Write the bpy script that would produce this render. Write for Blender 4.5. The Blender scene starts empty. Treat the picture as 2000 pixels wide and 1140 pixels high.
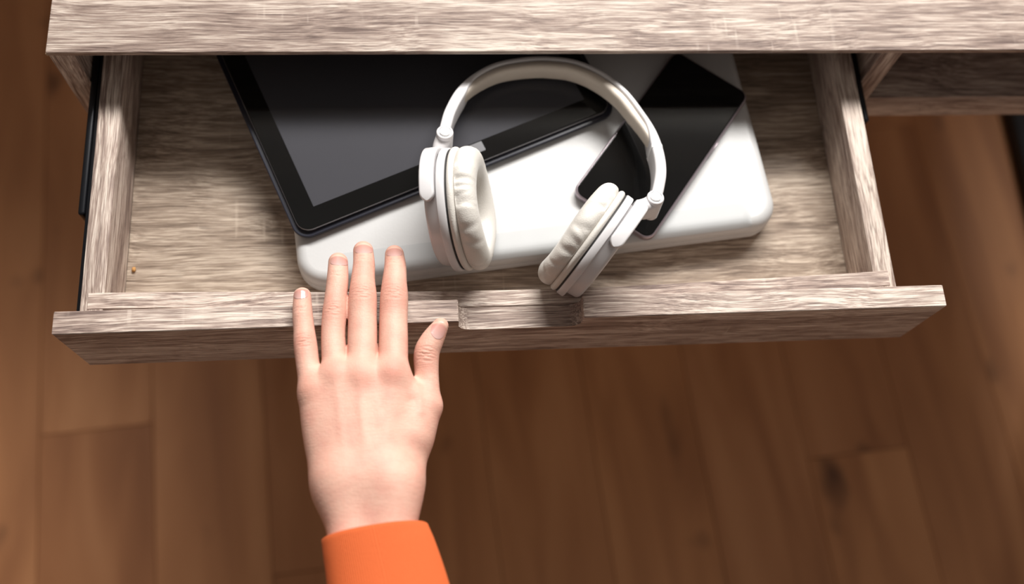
import bpy, bmesh, math, random
import numpy as np
from mathutils import Vector, Matrix, noise as mnoise

# ------------------------------------------------------------------ camera, world, lights
scene = bpy.context.scene
col = scene.collection
CAM_F = 1944.4                      # focal length in pixels of a 2000 px wide frame (35 mm lens)
SC = 0.60 / 0.54
CX, CY, CZ = 0.21994 * SC, -0.18332 * SC, 0.56845 * SC


def rot3(rx, ry, rz):
    cx, sx = math.cos(rx), math.sin(rx); cy, sy = math.cos(ry), math.sin(ry); cz, sz = math.cos(rz), math.sin(rz)
    Rx = np.array([[1, 0, 0], [0, cx, -sx], [0, sx, cx]]); Ry = np.array([[cy, 0, sy], [0, 1, 0], [-sy, 0, cy]])
    Rz = np.array([[cz, -sz, 0], [sz, cz, 0], [0, 0, 1]])
    return Rz @ Ry @ Rx


RC = rot3(0.34305, -0.06643, -0.05503)
CC = np.array([CX, CY, CZ])


def un(u, v, z):
    """the point at height z seen at pixel (u, v)"""
    q = RC @ np.array([(u - 1000) / CAM_F, -(v - 570) / CAM_F, -1.0])
    return CC + q * ((z - CC[2]) / q[2])


def depth(p):
    return -(RC.T @ (np.asarray(p) - CC))[2]


cam_data = bpy.data.cameras.new('camera')
cam = bpy.data.objects.new('camera', cam_data)
col.objects.link(cam)
mw = Matrix.Identity(4)
for i in range(3):
    for j in range(3):
        mw[i][j] = RC[i, j]
    mw[i][3] = CC[i]
cam.matrix_world = mw
cam_data.sensor_width = 36.0
cam_data.lens = 35.0
cam_data.clip_start = 0.01
cam_data.dof.use_dof = True
cam_data.dof.focus_distance = float(depth(un(760, 540, 0.0)))
cam_data.dof.aperture_fstop = 2.9
scene.camera = cam

world = bpy.data.worlds.new('room_light')
scene.world = world
world.use_nodes = True
bg = world.node_tree.nodes['Background']
bg.inputs[0].default_value = (1.0, 0.88, 0.78, 1)
bg.inputs[1].default_value = 0.18


def area_light(name, loc, target, sx, sy, power, color):
    ld = bpy.data.lights.new(name, 'AREA')
    ld.shape = 'RECTANGLE'; ld.size = sx; ld.size_y = sy; ld.energy = power; ld.color = color
    o = bpy.data.objects.new(name, ld)
    o.location = loc
    o.rotation_euler = (Vector(target) - Vector(loc)).to_track_quat('-Z', 'Y').to_euler()
    col.objects.link(o)
    return o


# daylight from a long high window above the far side of the desk
area_light('high_window_daylight', (0.75, 1.62, 1.62), (0.3, 0.1, 0.0), 1.9, 0.45, 130, (1.0, 0.97, 0.93))
# weak daylight from a low window across the room, to the right behind the viewer
area_light('side_window_daylight', (2.9, -2.2, 0.45), (0.6, 0.0, -0.1), 1.4, 1.0, 5, (1.0, 0.86, 0.76))

vs = scene.view_settings
vs.view_transform = 'Standard'
vs.look = 'None'
vs.gamma = 1.0
vs.use_curve_mapping = False
vs.exposure = 0.0

random.seed(7)
PI = math.pi
FLOOR_Z = -0.70

# ------------------------------------------------------------------ helpers


def mesh_obj(name, verts, faces, mat, parent=None, smooth=False, autosmooth=None):
    me = bpy.data.meshes.new(name)
    me.from_pydata([tuple(map(float, v)) for v in verts], [], faces)
    me.update()
    o = finish(name, me, mat, parent, smooth, autosmooth)
    for p in me.polygons:                       # big flat caps stay flat shaded
        if p.loop_total > 8:
            p.use_smooth = False
    return o


def finish(name, me, mat, parent=None, smooth=False, autosmooth=None):
    o = bpy.data.objects.new(name, me)
    col.objects.link(o)
    if mat is not None:
        me.materials.append(mat)
    if smooth or autosmooth is not None:
        me.polygons.foreach_set('use_smooth', [True] * len(me.polygons))
    if autosmooth is not None:
        me.set_sharp_from_angle(angle=math.radians(autosmooth))
    if parent is not None:
        o.parent = parent
    return o


def bm_obj(name, bm, mat, parent=None, smooth=False, autosmooth=None):
    bmesh.ops.recalc_face_normals(bm, faces=bm.faces)
    me = bpy.data.meshes.new(name)
    bm.to_mesh(me); bm.free()
    return finish(name, me, mat, parent, smooth, autosmooth)


def box(name, x0, x1, y0, y1, z0, z1, mat, parent=None, bev=0.0006, seg=2, loc=None):
    """a bevelled board; with loc the coordinates are relative to it"""
    bm = bmesh.new()
    bmesh.ops.create_cube(bm, size=1)
    for v in bm.verts:
        v.co = Vector(((x0 + x1) / 2 + v.co.x * (x1 - x0), (y0 + y1) / 2 + v.co.y * (y1 - y0), (z0 + z1) / 2 + v.co.z * (z1 - z0)))
    if bev:
        bmesh.ops.bevel(bm, geom=list(bm.edges), offset=bev, segments=seg, profile=0.5, affect='EDGES')
    o = bm_obj(name, bm, mat, parent, autosmooth=40)
    if loc is not None:
        o.location = loc
    return o


def round_rect(w, h, r, n=10, cx=0, cy=0):
    if not isinstance(r, (list, tuple)):
        r = [r] * 4
    pts = []
    for k, (sx, sy) in enumerate(((1, 1), (-1, 1), (-1, -1), (1, -1))):
        rr = r[k]
        ox, oy = cx + sx * (w / 2 - rr), cy + sy * (h / 2 - rr)
        for i in range(n + 1):
            a = k * PI / 2 + i / n * PI / 2
            pts.append((ox + rr * math.cos(a), oy + rr * math.sin(a)))
    return pts


def offset_poly(pts, d):
    out = []
    n = len(pts)
    for i in range(n):
        p = Vector(pts[i]); a = Vector(pts[i - 1]); b = Vector(pts[(i + 1) % n])
        e1 = (p - a); e2 = (b - p)
        n1 = Vector((e1.y, -e1.x)).normalized() if e1.length > 1e-9 else Vector((0, 0))
        n2 = Vector((e2.y, -e2.x)).normalized() if e2.length > 1e-9 else Vector((0, 0))
        m = n1 + n2
        if m.length < 1e-6:
            m = n1
        m.normalize()
        c = max(0.3, m.dot(n1) if n1.length else 1)
        out.append((p.x - m.x * d / c, p.y - m.y * d / c))
    return out


def stacked(name, layers, mat, parent=None, autosmooth=35, cap=(True, True)):
    """layers: list of (points2d, z), equal counts, lofted bottom to top"""
    verts, faces = [], []
    n = len(layers[0][0])
    for pts, z in layers:
        verts += [(p[0], p[1], z) for p in pts]
    for k in range(len(layers) - 1):
        for i in range(n):
            j = (i + 1) % n
            faces.append((k * n + i, k * n + j, (k + 1) * n + j, (k + 1) * n + i))
    if cap[0]:
        faces.append(tuple(range(n - 1, -1, -1)))
    if cap[1]:
        b = (len(layers) - 1) * n
        faces.append(tuple(range(b, b + n)))
    return mesh_obj(name, verts, faces, mat, parent, autosmooth=autosmooth)


def slab(name, pts, z0, z1, rb, rt, mat, parent=None, seg=4, autosmooth=35):
    """a prism over an outline with rounded lower (rb) and upper (rt) rims"""
    L = []
    for i in range(seg + 1):
        a = i / seg * PI / 2
        L.append((offset_poly(pts, rb * (1 - math.sin(a))), z0 + rb * (1 - math.cos(a))))
    for i in range(seg + 1):
        a = i / seg * PI / 2
        L.append((offset_poly(pts, rt * (1 - math.cos(a))), z1 - rt * (1 - math.sin(a))))
    e = 0.0004                                  # holding rings keep the flat faces flat
    L = [(offset_poly(L[0][0], e), z0)] + L + [(offset_poly(L[-1][0], e), z1)]
    return stacked(name, L, mat, parent, autosmooth)


def thing(name, label, cat, loc=(0, 0, 0), rotz=0.0, group=None):
    o = bpy.data.objects.new(name, None)
    o.empty_display_size = 0.05
    col.objects.link(o)
    o.location = loc; o.rotation_euler = (0, 0, rotz)
    return tag(o, label, cat, group)


def tag(o, label, cat, group=None):
    o['label'] = label; o['category'] = cat
    if group:
        o['group'] = group
    return o


def catmull(P, n):
    P = [np.asarray(p, float) for p in P]
    P = [2 * P[0] - P[1]] + P + [2 * P[-1] - P[-2]]
    out = []
    m = len(P) - 3
    for k in range(n):
        t = k / (n - 1) * m
        i = min(int(t), m - 1); t -= i
        a, b, c, d = P[i:i + 4]
        out.append(0.5 * (2 * b + (c - a) * t + (2 * a - 5 * b + 4 * c - d) * t * t + (3 * b - a - 3 * c + d) * t ** 3))
    return out


# ------------------------------------------------------------------ materials


def new_mat(name):
    m = bpy.data.materials.new(name)
    m.use_nodes = True
    nt = m.node_tree
    return m, nt, nt.nodes['Principled BSDF']


def N(nt, kind, **kw):
    n = nt.nodes.new(kind)
    for k, v in kw.items():
        setattr(n, k, v)
    return n


def ramp(nt, stops):
    n = N(nt, 'ShaderNodeValToRGB')
    e = n.color_ramp.elements
    while len(e) < len(stops):
        e.new(0.5)
    for k, (p, c) in enumerate(stops):
        e[k].position = p
        e[k].color = (c[0], c[1], c[2], 1) if isinstance(c, (tuple, list)) else (c, c, c, 1)
    return n


def math_n(nt, op, a, b=None, clamp=False):
    n = N(nt, 'ShaderNodeMath', operation=op)
    n.use_clamp = clamp
    for k, x in enumerate((a, b)):
        if x is None:
            continue
        if isinstance(x, (int, float)):
            n.inputs[k].default_value = x
        else:
            nt.links.new(x, n.inputs[k])
    return n.outputs[0]


def mix_rgb(nt, fac, a, b, mode='MIX'):
    n = N(nt, 'ShaderNodeMix', data_type='RGBA', blend_type=mode)
    for sock, x in ((n.inputs[0], fac), (n.inputs[6], a), (n.inputs[7], b)):
        if isinstance(x, (int, float)):
            sock.default_value = x
        elif isinstance(x, (tuple, list)):
            sock.default_value = (x[0], x[1], x[2], 1)
        else:
            nt.links.new(x, sock)
    return n.outputs[2]


def plain(name, color, rough=0.5, metal=0.0, coat=0.0, ior=1.5, bump=None, spec=0.5):
    m, nt, b = new_mat(name)
    b.inputs['Specular IOR Level'].default_value = spec
    b.inputs['Roughness'].default_value = rough
    b.inputs['Metallic'].default_value = metal
    b.inputs['Coat Weight'].default_value = coat
    b.inputs['IOR'].default_value = ior
    tc = N(nt, 'ShaderNodeTexCoord')
    nz = N(nt, 'ShaderNodeTexNoise')
    nz.inputs['Scale'].default_value = 60
    nz.inputs['Detail'].default_value = 3
    nt.links.new(tc.outputs['Object'], nz.inputs['Vector'])
    f = math_n(nt, 'MULTIPLY', nz.outputs[0], 0.16)
    c = mix_rgb(nt, f, color, tuple(x * 0.72 for x in color))
    nt.links.new(c, b.inputs['Base Color'])
    if bump:
        n2 = N(nt, 'ShaderNodeTexNoise')
        n2.inputs['Scale'].default_value = bump[0]
        n2.inputs['Detail'].default_value = 4
        nt.links.new(tc.outputs['Object'], n2.inputs['Vector'])
        bp = N(nt, 'ShaderNodeBump')
        bp.inputs['Strength'].default_value = bump[1]
        bp.inputs['Distance'].default_value = 0.001
        nt.links.new(n2.outputs[0], bp.inputs['Height'])
        nt.links.new(bp.outputs[0], b.inputs['Normal'])
    return m


def wood(name, axis, dark, mid, light, seed=0.0, saw=0.26, rough=0.60, fine=1.0, big=1.0, bump=0.8):
    """grey-brown embossed oak decor, grain along axis ('X', 'Y' or 'Z')"""
    m, nt, b = new_mat(name)
    tc = N(nt, 'ShaderNodeTexCoord')
    oi = N(nt, 'ShaderNodeObjectInfo')
    off = N(nt, 'ShaderNodeVectorMath', operation='ADD')
    rnd = N(nt, 'ShaderNodeVectorMath', operation='SCALE')
    cmb = N(nt, 'ShaderNodeCombineXYZ')
    for k in range(3):
        nt.links.new(oi.outputs['Random'], cmb.inputs[k])
    nt.links.new(cmb.outputs[0], rnd.inputs[0]); rnd.inputs[3].default_value = 3.7
    nt.links.new(tc.outputs['Object'], off.inputs[0]); nt.links.new(rnd.outputs[0], off.inputs[1])
    a = 'XYZ'.index(axis)

    def mapped(along, across, dist=None):
        mp = N(nt, 'ShaderNodeMapping')
        s = [across] * 3; s[a] = along
        mp.inputs['Scale'].default_value = s
        mp.inputs['Location'].default_value = (seed, seed * 1.7, seed * 0.6)
        nt.links.new(dist if dist is not None else off.outputs[0], mp.inputs['Vector'])
        return mp.outputs[0]

    def noise(vec, scale=1, detail=3, rough_=0.55, distortion=0):
        n = N(nt, 'ShaderNodeTexNoise')
        n.inputs['Scale'].default_value = scale
        n.inputs['Detail'].default_value = detail
        n.inputs['Roughness'].default_value = rough_
        n.inputs['Distortion'].default_value = distortion
        nt.links.new(vec, n.inputs['Vector'])
        return n.outputs[0]

    # slow bending of the grain
    w = noise(mapped(5, 9), 1, 2)
    wv = N(nt, 'ShaderNodeVectorMath', operation='ADD')
    cw = N(nt, 'ShaderNodeCombineXYZ')
    ww = math_n(nt, 'MULTIPLY', math_n(nt, 'SUBTRACT', w, 0.5), 0.022)
    for k in range(3):
        if k != a:
            nt.links.new(ww, cw.inputs[k])
    nt.links.new(off.outputs[0], wv.inputs[0]); nt.links.new(cw.outputs[0], wv.inputs[1])
    bent = wv.outputs[0]
    bandn = noise(mapped(2.6, 26, bent), 1.0, 4, 0.62, 1.1)            # broad figure
    med = noise(mapped(16, 330, bent), 1.0, 4, 0.65, 0.3)
    fiber = noise(mapped(34, 1250 * fine, bent), 1.0, 3, 0.65, 0.15)  # fine embossed fibres
    pores = noise(mapped(44, 1500 * fine, bent), 1.0, 2, 0.5)
    v = math_n(nt, 'MULTIPLY', bandn, 0.80 * big)
    v = math_n(nt, 'ADD', v, math_n(nt, 'MULTIPLY', med, 0.85))
    v = math_n(nt, 'ADD', v, math_n(nt, 'MULTIPLY', fiber, 1.05))
    v = math_n(nt, 'SUBTRACT', v, 0.40 * big + 0.45)
    cr = ramp(nt, [(0.26, dark), (0.50, mid), (0.72, light)])
    nt.links.new(v, cr.inputs[0])
    c = cr.outputs[0]
    pr = ramp(nt, [(0.30, 1.0), (0.41, 0.0)])
    nt.links.new(pores, pr.inputs[0])
    c = mix_rgb(nt, math_n(nt, 'MULTIPLY', pr.outputs[0], 0.60), c, tuple(x * 0.55 for x in dark))
    if saw:
        sm = N(nt, 'ShaderNodeMapping')
        s = [16.0] * 3; s[a] = 230
        sm.inputs['Scale'].default_value = s
        nt.links.new(off.outputs[0], sm.inputs['Vector'])
        sn = noise(sm.outputs[0], 1, 1, 0.4)
        sr = ramp(nt, [(0.66, 0.0), (0.74, 1.0)]); nt.links.new(sn, sr.inputs[0])
        mk = ramp(nt, [(0.52, 0.0), (0.62, 1.0)]); nt.links.new(noise(mapped(9, 28), 1, 2), mk.inputs[0])
        sf = math_n(nt, 'MULTIPLY', math_n(nt, 'MULTIPLY', sr.outputs[0], mk.outputs[0]), saw)
        c = mix_rgb(nt, sf, c, tuple(min(1, x * 1.15) for x in light))
    nt.links.new(c, b.inputs['Base Color'])
    b.inputs['Roughness'].default_value = rough
    bp = N(nt, 'ShaderNodeBump')
    bp.inputs['Strength'].default_value = bump
    bp.inputs['Distance'].default_value = 0.0005
    nt.links.new(math_n(nt, 'ADD', fiber, math_n(nt, 'MULTIPLY', med, 0.6)), bp.inputs['Height'])
    nt.links.new(bp.outputs[0], b.inputs['Normal'])
    return m


OAK = ((0.135, 0.088, 0.074), (0.385, 0.293, 0.246), (0.720, 0.620, 0.540))
wood_x = wood('grey_oak_lengthwise', 'X', *OAK, seed=1.3)
wood_y = wood('grey_oak_depthwise', 'Y', *OAK, seed=4.1, saw=0.0)
wood_z = wood('grey_oak_upright', 'Z', *OAK, seed=2.2, saw=0.0)
wood_floor_x = wood('grey_oak_drawer_bottom', 'X', (0.135, 0.095, 0.070), (0.315, 0.243, 0.186), (0.57, 0.475, 0.385), seed=8.3, saw=0.22, bump=0.25)

m_black_metal = plain('black_metal', (0.012, 0.012, 0.014), 0.38, 0.6)
m_black_rail = plain('black_slide_metal', (0.010, 0.011, 0.014), 0.33, 0.5)
m_white_laptop = plain('white_laptop_plastic', (0.52, 0.52, 0.52), 0.36, bump=(500, 0.05))
m_grey_laptop = plain('pale_grey_laptop_plastic', (0.46, 0.47, 0.475), 0.38)
m_laptop_base = plain('off_white_plastic', (0.5, 0.5, 0.5), 0.4)
m_tablet_shell = plain('dark_blue_black_plastic', (0.010, 0.011, 0.022), 0.30)
m_tablet_glass = plain('black_bezel_glass', (0.006, 0.006, 0.006), 0.07, spec=0.22)
m_tablet_screen = plain('grey_black_screen', (0.055, 0.055, 0.063), 0.14, spec=0.22)
m_tablet_rim = plain('polished_rim', (0.25, 0.24, 0.25), 0.25, 0.8)
m_plate = plain('grey_plate', (0.10, 0.10, 0.11), 0.3)
m_phone_glass = plain('black_phone_glass', (0.006, 0.006, 0.006), 0.07, spec=0.25)
m_phone_frame = plain('mauve_metal_frame', (0.42, 0.36, 0.40), 0.3, 0.75)
m_hp_white = plain('glossy_white_plastic', (0.64, 0.625, 0.635), 0.28)
m_hp_cap = plain('white_hinge_cap', (0.80, 0.80, 0.80), 0.22)
m_hp_seam = plain('dark_seam', (0.03, 0.03, 0.03), 0.6)
m_leather = plain('white_leatherette', (0.66, 0.63, 0.585), 0.42, bump=(1100, 0.22))
m_pad = plain('cream_padding', (0.66, 0.59, 0.51), 0.5, bump=(900, 0.2))
m_mesh = plain('pale_speaker_cloth', (0.62, 0.60, 0.58), 0.8, bump=(1500, 0.4))
m_crumb = plain('orange_brown_crumb', (0.40, 0.20, 0.06), 0.8)
m_chip = plain('bare_chipboard', (0.42, 0.28, 0.17), 0.9, bump=(800, 0.6))

# ------------------------------------------------------------------ floor: laminate planks
fl_m, nt, b = new_mat('red_brown_laminate')
tc = N(nt, 'ShaderNodeTexCoord'); oi = N(nt, 'ShaderNodeObjectInfo')
cmb = N(nt, 'ShaderNodeCombineXYZ')
for k in range(3):
    nt.links.new(math_n(nt, 'MULTIPLY', oi.outputs['Random'], 17.0 + 5 * k), cmb.inputs[k])
ad = N(nt, 'ShaderNodeVectorMath', operation='ADD')
nt.links.new(tc.outputs['Object'], ad.inputs[0]); nt.links.new(cmb.outputs[0], ad.inputs[1])
mp = N(nt, 'ShaderNodeMapping'); mp.inputs['Scale'].default_value = (15, 2.4, 1)
nt.links.new(ad.outputs[0], mp.inputs['Vector'])
n1 = N(nt, 'ShaderNodeTexNoise'); n1.inputs['Scale'].default_value = 1; n1.inputs['Detail'].default_value = 2
n1.inputs['Distortion'].default_value = 0.8
nt.links.new(mp.outputs[0], n1.inputs['Vector'])
mp2 = N(nt, 'ShaderNodeMapping'); mp2.inputs['Scale'].default_value = (11, 6.5, 1)
nt.links.new(ad.outputs[0], mp2.inputs['Vector'])
n2 = N(nt, 'ShaderNodeTexNoise'); n2.inputs['Scale'].default_value = 1; n2.inputs['Detail'].default_value = 2
nt.links.new(mp2.outputs[0], n2.inputs['Vector'])
cr = ramp(nt, [(0.30, (0.43, 0.180, 0.074)), (0.50, (0.56, 0.250, 0.106)), (0.72, (0.67, 0.320, 0.145))])
nt.links.new(n1.outputs[0], cr.inputs[0])
kn = ramp(nt, [(0.24, 1.0), (0.36, 0.0)]); nt.links.new(n2.outputs[0], kn.inputs[0])
c = mix_rgb(nt, math_n(nt, 'MULTIPLY', kn.outputs[0], 0.8), cr.outputs[0], (0.060, 0.022, 0.012))
tone = ramp(nt, [(0.0, (0.84, 0.80, 0.78)), (0.5, (1.0, 1.0, 1.0)), (1.0, (1.12, 1.14, 1.12))])
nt.links.new(oi.outputs['Random'], tone.inputs[0])
c = mix_rgb(nt, 1.0, c, tone.outputs[0], 'MULTIPLY')
nt.links.new(c, b.inputs['Base Color'])
b.inputs['Roughness'].default_value = 0.5

m_under = plain('dark_joint', (0.03, 0.014, 0.008), 0.9)
floor = box('floor', -2.0, 2.8, -1.9, 2.4, FLOOR_Z - 0.06, FLOOR_Z - 0.0085, m_under, bev=0)
floor['kind'] = 'structure'
m_wall = plain('off_white_wall_paint', (0.62, 0.58, 0.53), 0.85, bump=(220, 0.15))
bm = bmesh.new()
for (x0, x1, z0, z1) in ((-2.0, 2.8, FLOOR_Z, 0.50), (-2.0, -0.9, 0.50, 1.9), (2.5, 2.8, 0.50, 1.9), (-0.9, 2.5, 1.65, 1.9)):
    r = bmesh.ops.create_cube(bm, size=1)
    for v in r['verts']:
        v.co = Vector(((x0 + x1) / 2 + v.co.x * (x1 - x0), 1.04 + v.co.y * 0.16, (z0 + z1) / 2 + v.co.z * (z1 - z0)))
wall = bm_obj('wall_light_block', bm, m_wall)  # unseen wall, added so its high sill keeps window light off the floor
m_frame = plain('white_window_frame', (0.75, 0.75, 0.74), 0.4)
win = bpy.data.objects.new('window_1', None); col.objects.link(win); win['kind'] = 'structure'
for (x0, x1, z0, z1) in ((-0.9, 2.5, 0.50, 0.54), (-0.9, 2.5, 1.61, 1.65), (-0.9, -0.86, 0.54, 1.61), (2.46, 2.5, 0.54, 1.61)):
    box('window_frame', x0, x1, 1.03, 1.08, z0, z1, m_frame, win, bev=0.004)
wall['kind'] = 'structure'
PW, PL = 0.145, 1.2
plank_me = None
ang = math.atan(0.08)
for i in range(-11, 16):
    st = (i * 0.41) % 1.0 * PL
    for j in range(-3, 3):
        lx = -0.134 + 0.08 * 0.17 + (i + 0.5) * PW
        ly = j * PL + st
        x = lx * math.cos(ang) - ly * math.sin(ang)
        y = lx * math.sin(ang) + ly * math.cos(ang)
        if not (-1.85 < x < 2.65 and -1.25 < y < 1.75):
            continue
        if plank_me is None:
            o = box('plank', -PW / 2 + 0.0004, PW / 2 - 0.0004, -PL / 2 + 0.0004, PL / 2 - 0.0004, -0.008, 0.0, fl_m, bev=0.0006, seg=1)
            plank_me = o.data
        else:
            o = bpy.data.objects.new('plank', plank_me); col.objects.link(o)
        o.parent = floor
        o.location = (x, y, FLOOR_Z)
        o.rotation_euler = (0, 0, ang)

# ------------------------------------------------------------------ desk
DX, DY, DZ, YAW = -0.01628 * SC, 0.18083 * SC, 0.01405 * SC, -0.00819
TH, HH, RAIL = 0.0040 * SC, 0.0893 * SC, 0.06193 * SC
DW, DD = 1.20, 0.62
desk = thing('desk', 'grey oak writing desk with its wide drawer pulled open', 'desk', (DX, DY, FLOOR_Z), YAW)
zt = DZ - FLOOR_Z                       # desk top height above the floor
box('desktop', 0, DW, 0, DD, zt - TH, zt, wood_x, desk, bev=0.0007)
zb = zt - HH
T = 0.018
box('side_panel', 0.0006, T, 0.0006, DD - 0.002, zb, zt - TH, wood_z, desk)
box('side_panel', DW - T, DW - 0.0006, 0.0006, DD - 0.002, zb, zt - TH, wood_z, desk)
dvx = 0.6035
box('divider', dvx, dvx + 0.016, 0.0006, DD - 0.02, zb, zt - TH, wood_z, desk)
box('back_panel', T, DW - T, DD - 0.018, DD - 0.002, zb, zt - TH, wood_x, desk)
box('niche_shelf', dvx + 0.016, DW - T, 0.0006, DD - 0.018, zb, zt - RAIL, wood_x, desk)
# worn corner of the front edge
bm = bmesh.new()
bmesh.ops.create_icosphere(bm, subdivisions=2, radius=0.0022)
for v in bm.verts:
    v.co *= 0.75 + 0.5 * mnoise.noise(v.co * 900)
    v.co.z *= 0.8
ch = bm_obj('chipped_corner', bm, m_chip, desk, smooth=True)
ch.location = (0.0006, 0.0012, zt - TH * 0.75)
ch['label'] = 'bare chipped spot on desk corner'


def leg_frame(x):
    bm = bmesh.new()
    s = 0.015
    for (y0, y1, z0, z1) in ((0.02, 0.58, 0.0, 0.03), (0.02, 0.05, 0.03, zb), (0.55, 0.58, 0.03, zb)):
        r = bmesh.ops.create_cube(bm, size=1)
        for v in r['verts']:
            v.co = Vector((x + v.co.x * 2 * s, (y0 + y1) / 2 + v.co.y * (y1 - y0), (z0 + z1) / 2 + v.co.z * (z1 - z0)))
    bmesh.ops.bevel(bm, geom=list(bm.edges), offset=0.002, segments=2, affect='EDGES')
    return bm_obj('leg_frame', bm, m_black_metal, desk, autosmooth=40)


leg_frame(0.05)
leg_frame(DW - 0.022)

# ------------------------------------------------------------------ drawer (part of the desk, its boards are sub-parts)
W = 0.60
TP, HP = 0.01405 * SC, 0.06644 * SC
LO, LI, RO, RI, FL, IB = [k * SC for k in (0.00831, 0.02238, 0.51869, 0.50483, -0.05408, 0.0290)]
YB = 0.44
inv = Matrix.Rotation(-YAW, 4, 'Z')


def world_child(o, parent):
    """parent keeping world coordinates"""
    o.parent = parent
    o.matrix_parent_inverse = (Matrix.Translation((DX, DY, FLOOR_Z)) @ Matrix.Rotation(YAW, 4, 'Z')).inverted()
    return o


drawer = box('drawer', LI + 0.0002, RI - 0.0002, IB - 0.001, YB, FL - 0.009, FL, wood_floor_x, bev=0.0003)
world_child(drawer, desk)
drawer['label'] = 'open drawer of grey oak boards'


def dchild(o):
    o.parent = drawer
    return o


SZ = -0.01652 * SC                        # the box boards end lower than the front panel
ZL = FL - 0.012
dchild(box('side_board', LO, LI, TP + 0.0001, YB + 0.012, ZL, SZ, wood_y, bev=0.0008))
dchild(box('side_board', RI, RO, TP + 0.0001, YB + 0.012, ZL, SZ, wood_y, bev=0.0008))
dchild(box('back_board', LI, RI, YB, YB + 0.012, ZL, SZ, wood_x))
# the thin inner front board bows towards the front panel in the middle
bm = bmesh.new()
nb = 40
x0_, x1_ = LO + 0.0052, RO - 0.0045
rows4 = []
for i in range(nb + 1):
    t_ = i / nb
    yb_ = 0.0343 - 0.0067 * math.sin(PI * min(1.0, t_ * 0.92 + 0.0)) ** 1.6 * (1.0 if t_ < 0.97 else (1 - t_) / 0.03)
    x = x0_ + (x1_ - x0_) * t_
    rows4.append([bm.verts.new((x, y, z)) for y, z in ((yb_ - 0.0117, ZL), (yb_ - 0.0117, SZ), (yb_ - 0.0112, SZ + 0.0004), (yb_ - 0.0005, SZ + 0.0004), (yb_, SZ), (yb_, ZL))])
for a_, b_ in zip(rows4[:-1], rows4[1:]):
    for k in range(6):
        bm.faces.new((a_[k], a_[(k + 1) % 6], b_[(k + 1) % 6], b_[k]))
bm.faces.new(rows4[0]); bm.faces.new(rows4[-1][::-1])
dchild(bm_obj('inner_front_board', bm, wood_x, autosmooth=30))
# front panel with the finger notch
xa = float(un(896, 630, -0.004)[0]); xb = float(un(1139, 622, -0.004)[0])
ND, NR = -SZ, 0.008
outl = [(0, -HP), (W, -HP), (W, 0), (xb + 0.0012, 0)]
outl += [(xb + 0.0002, -0.0004), (xb, -0.002)]
outl += [(xb - NR + NR * math.cos(a), -ND + NR - NR * math.sin(a)) for a in np.linspace(0, PI / 2, 9)]
outl += [(xa + NR - NR * math.sin(a), -ND + NR - NR * math.cos(a)) for a in np.linspace(0, PI / 2, 9)]
outl += [(xa, -0.002), (xa - 0.0002, -0.0004), (xa - 0.0012, 0), (0, 0)]
n = len(outl)
bm = bmesh.new()
fr = [bm.verts.new((x, 0, z)) for x, z in outl]
bk = [bm.verts.new((x, TP, z)) for x, z in outl]
bm.faces.new(fr); bm.faces.new(bk[::-1])
for i in range(n):
    bm.faces.new((fr[i], bk[i], bk[(i + 1) % n], fr[(i + 1) % n]))
rim = [e for e in bm.edges if abs(e.verts[0].co.y - e.verts[1].co.y) < 1e-6]
corner = [e for e in bm.edges if abs(e.verts[0].co.x - e.verts[1].co.x) < 1e-7 and abs(e.verts[0].co.z - e.verts[1].co.z) < 1e-7 and e.verts[0].co.x in (0.0, W)]
bmesh.ops.bevel(bm, geom=rim, offset=0.0005, segments=1, affect='EDGES', clamp_overlap=True)
dchild(bm_obj('front_panel', bm, wood_x, autosmooth=30))

# ball-bearing slides
for sx, x0 in ((-1, LO), (1, RO)):
    a0, a1 = sorted((x0, x0 + sx * 0.0034))
    dchild(box('slide_inner_rail', a0, a1, TP + 0.0006, YB, -0.056, SZ - 0.0035 if sx < 0 else SZ - 0.011, m_black_rail, bev=0.0008))
    a0, a1 = sorted((x0 + sx * 0.0037, x0 + sx * 0.0088))
    dchild(box('slide_outer_rail', a0, a1, 0.094 if sx < 0 else 0.160, YB, -0.060, SZ - 0.0030 if sx < 0 else SZ - 0.008, m_black_rail, bev=0.0020, seg=3))

# ------------------------------------------------------------------ laptop
LT = FL + 0.0255                           # laptop top
ZF = LT - 0.012
pA = un(600, 562, ZF); pB = un(1500, 445, ZF)
ang_l = math.atan2(pB[1] - pA[1], pB[0] - pA[0])
ux = np.array([math.cos(ang_l), math.sin(ang_l)]); uy = np.array([-ux[1], ux[0]])
LWD, LDP = 0.338, 0.238
left_pt = un(577, 478, LT - 0.006)[:2]; right_pt = un(1513, 405, LT - 0.006)[:2]
front_pt = un(1000, 519, ZF - 0.004)[:2]
xl = left_pt @ ux; xr = right_pt @ ux
LWD = float(xr - xl)
org = ux * (xl + xr) / 2 + uy * (front_pt @ uy + LDP / 2)
laptop = thing('laptop', 'closed white laptop lying on the drawer bottom', 'laptop', (org[0], org[1], FL), ang_l)
h = LT - FL
base_o = round_rect(LWD, LDP, 0.021, 14)
slab('base', base_o, 0.0006, 0.0125, 0.006, 0.0008, m_laptop_base, laptop)
lid_o = round_rect(LWD, LDP, 0.0215, 14)
slab('lid', lid_o, 0.0130, h, 0.0010, 0.0078, m_white_laptop, laptop, seg=7)
# flush grey strip along the front of the lid, ends in a rounded corner on the right
sw = 0.0150
y0 = -LDP / 2 + 0.0052
strip = []
xl_, xr_ = -LWD / 2 + 0.030, LWD / 2 - 0.0225
for i in range(9):
    a = i / 8 * PI / 2
    strip.append((xr_ - 0.010 + 0.010 * math.cos(a), y0 + sw - 0.010 + 0.010 * math.sin(a)))
strip.append((xl_, y0 + sw))
strip.append((xl_, y0))
strip.append((xr_, y0))
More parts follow.
